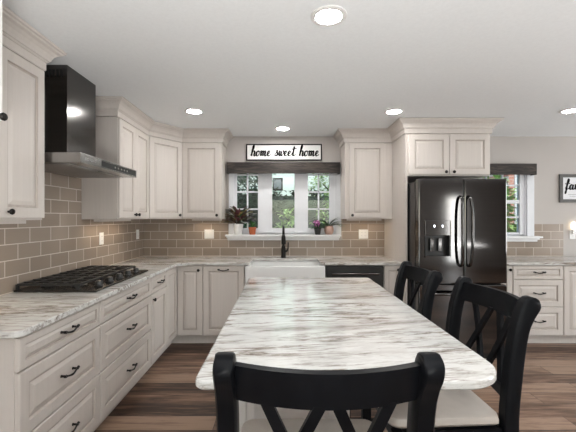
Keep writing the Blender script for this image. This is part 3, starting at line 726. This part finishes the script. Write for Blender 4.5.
# ------------------------------------------------------------------ counter stools with double-X backs
def make_chair():
    """origin on the floor under the seat centre; the back is on local -y"""
    r = thing('counter_chair', (0, 0, 0), 0, None, 'chair', 'black double-X counter chairs')
    hw = .225; ys = -.225                 # rear of the seat
    ST = .655
    def plank(path, wx, wy):
        """rounded-rect section swept along a path in the local yz plane at x"""
        m = MB(); n = len(path); c = .22
        sec = [(-1, -1 + c), (-1 + c, -1), (1 - c, -1), (1, -1 + c), (1, 1 - c), (1 - c, 1), (-1 + c, 1), (-1, 1 - c)]
        vs = []
        for i, (x, y, z, sx, sy) in enumerate(path):
            a = path[max(0, i - 1)]; b = path[min(n - 1, i + 1)]
            t = Vector((0, b[1] - a[1], b[2] - a[2])).normalized(); nn = Vector((0, t.z, -t.y))
            for u, v in sec: vs.append(Vector((x + u * wx / 2 * sx, y, z)) + nn * (v * wy / 2 * sy))
        fs = []
        for i in range(n - 1):
            for k in range(8):
                j = (k + 1) % 8; fs.append((i * 8 + k, i * 8 + j, (i + 1) * 8 + j, (i + 1) * 8 + k))
        fs += [tuple(range(7, -1, -1)), tuple((n - 1) * 8 + k for k in range(8))]
        return m.add(vs, fs)
    for sx in (-1, 1):
        x = sx * hw
        ctl = cr([(ys - .085, 0), (ys - .03, .30), (ys - .012, .60), (ys - .026, .80), (ys - .046, .95), (ys - .068, 1.025), (ys - .090, 1.069)], 5)
        path = []
        for i, p in enumerate(ctl):
            t = i / (len(ctl) - 1); sy = 1.0; s1 = 1.0
            z = p[1]
            if z > 1.0: sy = 1.0 + .30 * (z - 1.0) / .09; s1 = 1.0 - .06 * (z - 1.0) / .09
            pass
            path.append((x, p[0], z, s1, sy))
        e = path[-1]; dv = Vector((0, path[-1][1] - path[-2][1], path[-1][2] - path[-2][2])).normalized(); rad = .028 * e[4]
        for q in (20, 40, 58, 72, 83):
            u = math.sin(math.radians(q)) * rad; path.append((x, e[1] + dv.y * u, e[2] + dv.z * u, e[3] * (1 - .12 * (q / 83) ** 3), e[4] * math.cos(math.radians(q))))
        obj('back_post', plank(path, .046, .056), 'black_paint', r, True)
        obj('front_leg', MB().box(x - .021, x + .021, .165, .207, 0, .60, .004), 'black_paint', r)
    # curved top rail: bowed backwards between the posts
    def rail(z0, z1, bow, yc, th=.022, lean=0.0):
        m = MB(); n = 14; vs = []
        for i in range(n + 1):
            t = -1 + 2 * i / n; x = t * (hw - .015); y = yc - bow * (1 - t * t)
            for zz, dy in ((z0, 0), (z1, -lean)):
                vs += [(x, y + dy - th / 2, zz), (x, y + dy + th / 2, zz)]
        fs = []
        for i in range(n):
            a = i * 4; b = a + 4
            fs += [(a, b, b + 2, a + 2), (a + 1, a + 3, b + 3, b + 1), (a + 2, b + 2, b + 3, a + 3), (a, a + 1, b + 1, b)]
        fs += [(0, 2, 3, 1), (n * 4, n * 4 + 1, n * 4 + 3, n * 4 + 2)]
        return m.add(vs, fs)
    obj('top_rail', rail(.992, 1.078, .048, ys - .060, lean=.022), 'black_paint', r, True)
    obj('lower_rail', rail(.700, .738, .030, ys - .014, lean=.004), 'black_paint', r, True)
    # four slats forming two crosses
    def yq(x, z):
        t = x / (hw - .015); k = (z - .72) / .28
        return (ys - .015 - .030 * (1 - t * t)) * (1 - k) + (ys - .060 - .048 * (1 - t * t)) * k
    for a, b, off in ((-.138, -.018, .006), (-.018, -.138, -.006), (.018, .138, .006), (.138, .018, -.006)):
        m = MB(); vs = []; n = 6
        for i in range(n + 1):
            t = i / n; x = a + (b - a) * t; z = 1.000 - .275 * t; y = yq(x, z) + off
            px = .014
            vs += [(x - px, y - .007, z), (x + px, y - .007, z), (x + px, y + .007, z), (x - px, y + .007, z)]
        fs = []
        for i in range(n):
            for k in range(4):
                j = (k + 1) % 4; fs.append((i * 4 + k, i * 4 + j, i * 4 + 4 + j, i * 4 + 4 + k))
        fs += [(3, 2, 1, 0), (n * 4, n * 4 + 1, n * 4 + 2, n * 4 + 3)]
        obj('cross_slat', m.add(vs, fs), 'black_paint', r)
    fr = MB().box(-hw + .018, hw - .018, ys + .005, ys + .027, .555, .615).box(-hw + .02, hw - .02, .178, .2, .555, .6)
    for sx in (-1, 1): fr.box(sx * (hw - .005) - .011, sx * (hw - .005) + .011, ys + .012, .170, .555, .606)
    obj('seat_frame', fr, 'black_paint', r)
    sp = arc(.245 - .05, .225 - .05, .05, 0, PI / 2, 5) + arc(-.245 + .05, .225 - .05, .05, PI / 2, PI, 5) + [(-.232, ys + .03), (-.20, ys + .015), (.20, ys + .015), (.232, ys + .03)]
    obj('seat', MB().prism(sp, .612, ST, .014), 'seat', r, True)
    for sx in (-1, 1): obj('stretcher', MB().box(sx * hw - .011, sx * hw + .011, ys - .02, .17, .24, .275, .003), 'black_paint', r)
    obj('stretcher', MB().box(-hw + .018, hw - .018, .176, .198, .19, .23, .003), 'black_paint', r)
    obj('stretcher', MB().box(-hw + .015, hw - .015, ys - .055, ys - .035, .30, .335, .003), 'black_paint', r)
    return r
c0 = make_chair(); c0.location = (.1015, 1.085, 0); c0['label'] = 'black counter chair at the near end of the island, its back to the camera'
dup(c0, (.620, 1.545, 0), PI / 2 + .02, 'nearer black counter chair on the right of the island, cream seat in view')
dup(c0, (.552, 2.19, 0), PI / 2, 'farther black counter chair on the right of the island, before the fridge')

# ------------------------------------------------------------------ signs, valances, frame
LET = {
 'h': (1.0, [[(-.12, .12), (.22, .8), (.46, 1.75), (.40, 2.15), (.24, 1.9), (.14, 1.0), (.08, .0)], [(.08, .0), (.2, .65), (.46, 1.0), (.66, .8), (.62, .2), (.76, 0), (1.0, .25)]]),
 'o': (.92, [[(.45, 1.0), (.14, .8), (.06, .3), (.32, 0), (.62, .3), (.62, .8), (.42, 1.02), (.62, .84), (.95, .86)]]),
 'm': (1.42, [[(-.02, .8), (.1, 1.0), (.12, .0)], [(.12, 0), (.24, .7), (.44, 1.0), (.56, .75), (.52, .0)], [(.52, 0), (.66, .7), (.86, 1.0), (1.0, .75), (.96, .2), (1.12, 0), (1.42, .3)]]),
 'e': (.78, [[(0, .28), (.38, .5), (.54, .82), (.36, 1.0), (.12, .7), (.12, .25), (.36, 0), (.78, .3)]]),
 's': (.80, [[(-.05, .1), (.32, .85), (.40, 1.2), (.40, .9), (.56, .4), (.36, 0), (.08, .12), (.3, .05), (.8, .3)]]),
 'w': (1.15, [[(0, .8), (.12, 1.0), (.12, .3), (.3, 0), (.52, .95)], [(.52, .95), (.54, .25), (.72, 0), (.98, .6), (.94, 1.05), (1.0, .9), (1.2, .85)]]),
 't': (.85, [[(0, .3), (.3, 1.0), (.44, 1.9), (.32, .6), (.38, .05), (.6, .05), (.88, .35)], [(-.05, 1.35), (.35, 1.42), (.95, 1.48)]]),
 'f': (.8, [[(0, .2), (.5, 1.4), (.55, 2.05), (.36, 2.1), (.26, 1.2), (.2, -.6), (.05, -.75), (.2, -.1), (.8, .3)], [(-.2, 1.15), (.8, 1.25)]]),
 'a': (1.0, [[(.58, .9), (.3, 1.0), (.06, .5), (.22, 0), (.5, .3), (.62, .95), (.6, .2), (.76, 0), (1.0, .25)]]),
 'i': (.5, [[(0, .3), (.18, 1.0), (.16, .15), (.3, 0), (.5, .3)]]),
 'l': (.55, [[(0, .2), (.36, 1.5), (.34, 2.1), (.18, 1.6), (.14, .3), (.3, 0), (.55, .3)]]),
 'y': (.95, [[(0, .8), (.1, 1.0), (.14, .3), (.34, .1), (.6, .95), (.56, -.3), (.3, -.8), (.2, -.4), (.95, .3)]]),
 ' ': (.85, []),
}
def script(text, width, xh):
    """hand lettering as thin solid strokes, thicker on the down strokes; baseline at z=0, facing -y, starting at x=0"""
    total = sum(LET[c][0] for c in text) - .2; sx = width / total
    m = MB(); cur = 0
    for c in text:
        adv, strokes = LET[c]
        for st in strokes:
            pts = [Vector(((p[0] + cur + .14 * p[1]) * sx, p[1] * xh)) for p in cr(st, 7)]
            vs = []; n = len(pts)
            for i, p in enumerate(pts):
                t = (pts[min(n - 1, i + 1)] - pts[max(0, i - 1)]).normalized(); nn = Vector((-t.y, t.x))
                hwid = xh * (.075 + .10 * max(0, -t.y))
                for sgn in (-1, 1):
                    q = p + nn * hwid * sgn
                    vs += [(q.x, 0, q.y), (q.x, -.002 - .0004 * (i % 2), q.y)]
            fs = []
            for i in range(n - 1):
                a = i * 4; b = a + 4
                fs += [(a + 1, a + 3, b + 3, b + 1), (a, b, b + 2, a + 2), (a, a + 1, b + 1, b), (a + 2, b + 2, b + 3, a + 3)]
            fs += [(0, 2, 3, 1), (n * 4 - 4, n * 4 - 3, n * 4 - 1, n * 4 - 2)]
            m.add(vs, fs)
        cur += adv
    return m
def framed(name, x0, x1, z0, z1, fwid, fmat, bmat, label, cat, dep=.022):
    r = thing(name, ((x0 + x1) / 2, YB - .001, z0), 0, label, cat); w2_ = (x1 - x0) / 2; h = z1 - z0
    f = MB().box(-w2_, w2_, -dep, 0, 0, fwid, .002).box(-w2_, w2_, -dep, 0, h - fwid, h, .002).box(-w2_, -w2_ + fwid, -dep, 0, fwid, h - fwid).box(w2_ - fwid, w2_, -dep, 0, fwid, h - fwid)
    obj('frame', f, fmat, r)
    b = obj('board', MB().box(-w2_ + fwid, w2_ - fwid, -dep * .55, -.001, fwid, h - fwid), bmat, r)
    return r, b, -dep * .55
r, b, yy = framed('wall_sign', -.443, .520, 2.132, 2.342, .013, 'ink', 'signboard', 'white wooden sign reading home sweet home above the window', 'sign')
t = script('home sweet home', .85, .064); t.v = [(x - .42, y + yy - .0004, z + .058) for x, y, z in t.v]
obj('lettering', t, 'ink', r)
r, b, yy = framed('picture_frame', 3.545, 4.02, 1.598, 1.957, .040, 'grayframe', 'paper', 'grey framed print with script lettering on the right wall', 'picture')
t = script('family', .33, .062); t.v = [(x - .165, y + yy - .0004, z + .165) for x, y, z in t.v]
obj('lettering', t, 'ink', r)
t = MB()
for k, (a, bb) in enumerate(((-.13, .10), (-.11, .13))): t.box(a, bb, yy - .001, yy - .0003, .098 - k * .022, .101 - k * .022)
obj('small_print', t, 'ink', r)
def valance(x0, x1, z0, z1, label):
    m = MB().box(x0, x1, YB - .115, YB - .095, z0, z1, .003).box(x0, x0 + .02, YB - .095, YB - .024, z0, z1).box(x1 - .02, x1, YB - .095, YB - .024, z0, z1).box(x0 + .02, x1 - .02, YB - .095, YB - .024, z1 - .02, z1)
    return obj('window_valance', m, 'oldwood', label=label, cat='valance', group='rustic wood valances over the windows')
valance(-.678, .738, 1.955, 2.095, 'rustic dark wood valance box over the sink window')
valance(2.245, 3.185, 1.940, 2.078, 'rustic dark wood valance over the window beside the fridge')

# ------------------------------------------------------------------ outlets and switches
def outlet(loc, rz, label, gang=1, kind='outlet'):
    r = thing('wall_outlet' if kind == 'outlet' else 'light_switch', loc, rz, label, kind if kind == 'outlet' else 'switch', 'white wall plates on the tiles')
    w_ = .037 + .023 * (gang - 1)
    obj('cover_plate', MB().box(-w_, w_, -.006, 0, -.058, .058, .002), 'plate', r)
    for g in range(gang):
        cx_ = (g - (gang - 1) / 2) * .046
        if kind == 'outlet':
            for zz in (-.021, .021):
                s = obj('socket', MB().box(cx_ - .015, cx_ + .015, -.0075, -.006, zz - .013, zz + .013, .0), 'plate', r)
                obj('slots', MB().box(cx_ - .007, cx_ - .005, -.0079, -.0076, zz - .004, zz + .006).box(cx_ + .005, cx_ + .007, -.0079, -.0076, zz - .004, zz + .006), 'slot', s)
        else:
            obj('rocker', MB().box(cx_ - .016, cx_ + .016, -.009, -.006, -.033, .033, .001), 'plate', r)
    return r
outlet((XL + TL + .0005, 3.41, 1.20), R90, 'white wall plate on the left tiles above the far end of the cooktop')
outlet((XL + TL + .0005, 4.27, 1.20), R90, 'white wall plate on the left tiles close to the room corner')
outlet((-.915, YB - TL - .0005, 1.195), 0, 'double white wall plate on the back tiles left of the window', 2, 'switch')
outlet((1.05, YB - TL - .0005, 1.195), 0, 'white wall plate on the back tiles right of the sink window', 2)
outlet((3.72, YB - .0005, 1.19), 0, 'white wall outlet right of the tiles at the photo edge')
r = thing('night_light', (3.72, YB - .010, 1.225), 0, 'small glowing plug-in night light in the right-hand outlet', 'night light')
obj('plug_body', MB().box(-.022, .022, -.03, 0, -.03, .03, .004), 'plate', r)
obj('lamp_shade', MB().lathe([(.020, 0), (.030, .02), (.032, .05), (.022, .085), (.004, .095)], (0, -.018, .031), 'z', 16), 'nightlight', r, True)

# ------------------------------------------------------------------ ceiling lights
def clight(x, y, label, mat='lamp'):
    r = thing('ceiling_light', (x, y, H), 0, label, 'ceiling light', 'recessed ceiling lights')
    ring = MB(); prof = [(.093, -.0005), (.092, -.006), (.078, -.010), (.068, -.008), (.068, -.0005)]; seg = 32; vs = []
    for rr, h in prof:
        for k in range(seg): a = 2 * PI * k / seg; vs.append((rr * math.cos(a), rr * math.sin(a), h))
    fs = []
    for i in range(len(prof)):
        i2 = (i + 1) % len(prof)
        for k in range(seg): j = (k + 1) % seg; fs.append((i * seg + k, i * seg + j, i2 * seg + j, i2 * seg + k))
    ring.add(vs, fs)
    obj('trim_ring', ring, 'cabwhite', r, True)
    obj('diffuser', MB().lathe([(.066, -.001), (.066, -.006), (.060, -.007)], (0, 0, 0), 'z', 28), mat, r)
for x, y, l in [(.245, 1.80, 'recessed ceiling light over the near part of the island, largest in the photo'), (-.845, 3.40, 'recessed ceiling light above the left corner cabinets'), (1.10, 3.41, 'recessed ceiling light in front of the right wall cabinet'),
                (.02, 4.05, 'small recessed ceiling light above the sink window'), (2.80, 3.38, 'recessed ceiling light at the right photo edge'), (1.75, 1.45, 'added unseen recessed light right of the island, brightening the left drawers'), (1.75, .2, 'added unseen recessed light right of the camera, brightening the left drawers'), (2.9, .6, 'recessed ceiling light over the dining side'), (2.9, -1.6, 'recessed ceiling light at the far end of the dining side')]:  # the two lamps right of island and camera are added for the left drawers
    clight(x, y, l, 'lampsink' if 'sink' in l else 'lamp')

# ------------------------------------------------------------------ plants on the window sill
SZ = W1[2] + .0008
def pot_mb(r0, r1, h, rim=.004):
    return MB().lathe([(r0 * .9, 0), (r0, .003), (r1, h * .8), (r1 + rim, h * .81), (r1 + rim, h), (r1 - .004, h), (r1 - .006, h * .88), (.002, h * .88)], (0, 0, 0), 'z', 20)
def rdir(el0, el1, az=None):
    a = random.uniform(0, 2 * PI) if az is None else az; e = math.radians(random.uniform(el0, el1))
    return Vector((math.cos(a) * math.cos(e), math.sin(a) * math.cos(e), math.sin(e)))
YS = YB - .048
r = thing('potted_croton', (-.538, YS, SZ), 0, 'dark purple-leaved plant in a white pot on the left of the sill', 'plant', 'potted plants on the window sill')
obj('pot', pot_mb(.046, .060, .135, .002), 'porcelain', r, True); obj('soil', MB().lathe([(.052, 0), (.052, .004)], (0, 0, .119), 'z', 16), 'soil', r)
lp, lg, ly, stm = MB(), MB(), MB(), MB()
for k in range(130):
    a = random.uniform(0, 2 * PI); st = Vector((math.cos(a) * .02, math.sin(a) * .015, .125)); d = rdir(10, 75, a); d.y *= .45
    hgt = random.uniform(.03, .15); p = st + d * hgt + Vector((0, 0, hgt * .25))
    if p.y > .012: p.y = .012
    d2_ = Vector((d.x, min(d.y, -.05), d.z * .4)); ln = random.uniform(.08, .13)
    (lp if k % 5 < 3 else lg if k % 5 == 3 else ly).blade(p, d2_, ln, .046, .7)
    if k % 6 == 0: stm.tube([st, p], .0025, 5)
obj('purple_leaves', lp, 'leafpurple', r, 'all', label='dark purple leaves'); obj('green_leaves', lg, 'leafdark', r, 'all', label='dark green leaves'); obj('yellow_leaves', ly, 'leafyellow', r, 'all', label='yellow-green leaves'); obj('stems', stm, 'bark', r)
r = thing('potted_seedling', (-.360, YS - .01, SZ), 0, 'small green plant in an orange terracotta pot on the left sill', 'plant', 'potted plants on the window sill')
obj('pot', pot_mb(.036, .046, .092), 'terracotta', r, True); obj('soil', MB().lathe([(.039, 0), (.039, .003)], (0, 0, .081), 'z', 14), 'soil', r)
lg = MB()
for k in range(26):
    a = random.uniform(0, 2 * PI); d = rdir(30, 80, a); d.y *= .7
    p = Vector((math.cos(a) * .012, math.sin(a) * .012, .084)) + d * random.uniform(0, .05); lg.blade(p, d, random.uniform(.04, .075), .02, .8)
obj('leaves', lg, 'leaf', r, 'all')
r = thing('potted_violet', (.462, YS - .01, SZ), 0, 'pink-flowering plant in a small black pot on the right sill', 'plant', 'potted plants on the window sill')
obj('pot', pot_mb(.034, .044, .085), 'fridge_dark', r, True); obj('soil', MB().lathe([(.037, 0), (.037, .003)], (0, 0, .075), 'z', 14), 'soil', r)
lg, pt = MB(), MB()
for k in range(22):
    a = random.uniform(0, 2 * PI); d = rdir(5, 45, a); d.y *= .6; lg.blade(Vector((math.cos(a) * .012, math.sin(a) * .01, .08)) + d * .02, d, random.uniform(.06, .10), .03, .8)
for k in range(15):
    a = random.uniform(0, 2 * PI); rr = random.uniform(0, .055); c = Vector((math.cos(a) * rr, math.sin(a) * rr * .6 - .015, random.uniform(.115, .165)))
    for q in range(5):
        an = 2 * PI * q / 5; pt.blade(c, (math.cos(an), -.5, math.sin(an)), .024, .020, .2, seg=3)
obj('leaves', lg, 'leafdark', r, 'all'); obj('blossoms', pt, 'petal', r, 'all')
r = thing('potted_strap_plant', (.606, YS, SZ), 0, 'long-leaved dark green plant in a pale clay pot at the right end of the sill', 'plant', 'potted plants on the window sill')
obj('pot', MB().lathe([(.034, 0), (.048, .012), (.060, .05), (.058, .085), (.050, .10), (.054, .108), (.050, .112), (.046, .106), (.044, .096), (.002, .096)], (0, 0, 0), 'z', 20), 'pinkclay', r, True)
obj('soil', MB().lathe([(.043, 0), (.043, .003)], (0, 0, .0965), 'z', 14), 'soil', r)
lg = MB()
for k in range(22):
    sgn = 1 if k % 2 else -1; d = Vector((sgn * random.uniform(.4, 1), random.uniform(-.5, .05), random.uniform(.35, 1.1)))
    ln = random.uniform(.14, .20) if sgn < 0 else random.uniform(.16, .24); lg.blade((random.uniform(-.015, .015), 0, .098), d, ln, .036, 1.2, seg=8)
obj('leaves', lg, 'leafdark', r, 'all')

# ------------------------------------------------------------------ outside
obj('ground', MB().box(-25, 30, YB + .16, 40, -.6, -.5), 'grass', kind='structure')
obj('ground_rear', MB().box(-25, 30, -25, YR - .16, -.3, -.2), 'grass', kind='structure')
def tree(name, loc, hgt, rad, n, leafmat, label, cat='tree', group=None, trunk=.12, z0=.25, ls=.16):
    r = thing(name, loc, random.uniform(0, 6), label, cat, group)
    tk = MB().tube(cr([(0, 0, -.05), (.05, .02, hgt * .3), (-.04, .05, hgt * .6), (.03, 0, hgt * .85)], 4), [trunk, trunk * .95, trunk * .9, trunk * .85, trunk * .8, trunk * .75, trunk * .7, trunk * .6, trunk * .5, trunk * .4, trunk * .35, trunk * .3, trunk * .25], 8)
    for k in range(9):
        a = k * 2.4; z = hgt * random.uniform(.3, .75); tk.tube([(0, 0, z), (math.cos(a) * rad * .35, math.sin(a) * rad * .35, z + hgt * .1), (math.cos(a) * rad * .75, math.sin(a) * rad * .75, z + hgt * .16)], [trunk * .4, trunk * .25, trunk * .1], 6)
    obj('trunk', tk, 'bark', r, True)
    lv = MB(); cl = [(rdir(-80, 80), random.uniform(.45, 1.0)) for _ in range(26)]
    cz = hgt * (1 + z0) / 2; ch = hgt * (1 - z0) / 2
    for k in range(n):
        d, q = random.choice(cl); c = Vector((d.x * rad * q, d.y * rad * q, cz + d.z * ch * q))
        p = c + Vector((random.gauss(0, .22), random.gauss(0, .22), random.gauss(0, .22))) * rad
        if p.z < .05: continue
        lv.blade(p, rdir(-40, 50), ls * random.uniform(.6, 1.3), ls * .55, .4, seg=2, fold=.3)
    obj('foliage', lv, leafmat, r)
    return r
G = -.5
tree('leafy_tree', (-1.25, 6.7, G), 4.6, .85, 2600, 'treeleaf', 'dark green tree outside the left sash of the sink window', group='trees outside the window')
tree('leafy_tree', (-1.0, 11.2, G), 3.3, .9, 2600, 'treeleaf', 'dark tree seen through the middle sash of the sink window', group='trees outside the window', trunk=.16)
tree('leafy_tree', (1.95, 11.2, G), 5.0, .95, 2200, 'leafbright', 'pale green tree outside the right sash of the sink window', group='trees outside the window')
tree('leafy_tree', (4.10, 6.9, G), 2.9, .42, 1600, 'leafbright', 'green tree seen through the window beside the fridge', group='trees outside the window')
tree('leafy_shrub', (.16, 6.5, G), 2.15, .16, 300, 'leafbright', 'tall light green shrub close outside the middle sash', 'shrub', 'shrubs outside the window', .03, .5, .12)
tree('leafy_shrub', (.95, 6.6, G), 2.35, .30, 600, 'leafbright', 'light green shrub close outside the right sash', 'shrub', 'shrubs outside the window', .03, .45, .11)
hd = MB()
for k in range(5200):
    hd.blade((random.uniform(-2.6, 3.0), 8.9 + random.uniform(-.35, .35), random.uniform(-.5, 2.08)), rdir(-30, 60), random.uniform(.1, .2), .09, .4, seg=2, fold=.3)
obj('hedge', hd.box(-2.5, 2.9, 8.72, 9.08, -.5, 1.95), 'hedge', label='tall dark hedge behind the shrubs outside the sink window', cat='hedge')
h = thing('neighbour_house', (.4, 14, G), 0, 'pale house with black-framed windows beyond the hedge', 'house')
obj('house_wall', MB().box(-3.5, 1.6, 0, 5, 0, 6.0), 'siding', h)
for xx in (-.95, .0):
    fm = MB().box(xx + .22, xx + .62, -.03, 0, 3.0, 3.06).box(xx + .22, xx + .62, -.03, 0, 3.44, 3.5).box(xx + .22, xx + .28, -.03, 0, 3.06, 3.44).box(xx + .56, xx + .62, -.03, 0, 3.06, 3.44)
    fo = obj('house_window', fm, 'ink', h); obj('pane', MB().box(xx + .28, xx + .56, -.01, -.001, 3.06, 3.44), 'darkglass', fo)
h = thing('brick_house', (5.2, 8.0, G), 0, 'red brick house wall seen through the window beside the fridge', 'house')
obj('house_wall', MB().box(0, 5, 0, 4, 0, 6), 'brick', h)
fm = MB().box(.13, .19, -.04, 0, .9, 3.1).box(.75, .81, -.04, 0, .9, 3.1).box(.19, .75, -.04, 0, 3.04, 3.1).box(.19, .75, -.04, 0, .9, .96).box(.19, .75, -.03, -.002, 1.95, 2.0)
fo = obj('house_window', fm, 'trim', h); obj('pane', MB().box(.19, .75, -.02, -.0022, .96, 3.04), 'darkglass', fo)
rl = MB()
rl.box(-1.0, .6, 5.60, 5.66, 1.10, 1.16).box(-1.0, .6, 5.61, 5.65, .2, .26)
for k in range(13): rl.box(-1.0 + k * .13, -.96 + k * .13, 5.61, 5.65, -.5, 1.10)
obj('deck_railing', rl, 'deck', label='reddish wood railing close outside the sink window', cat='railing')
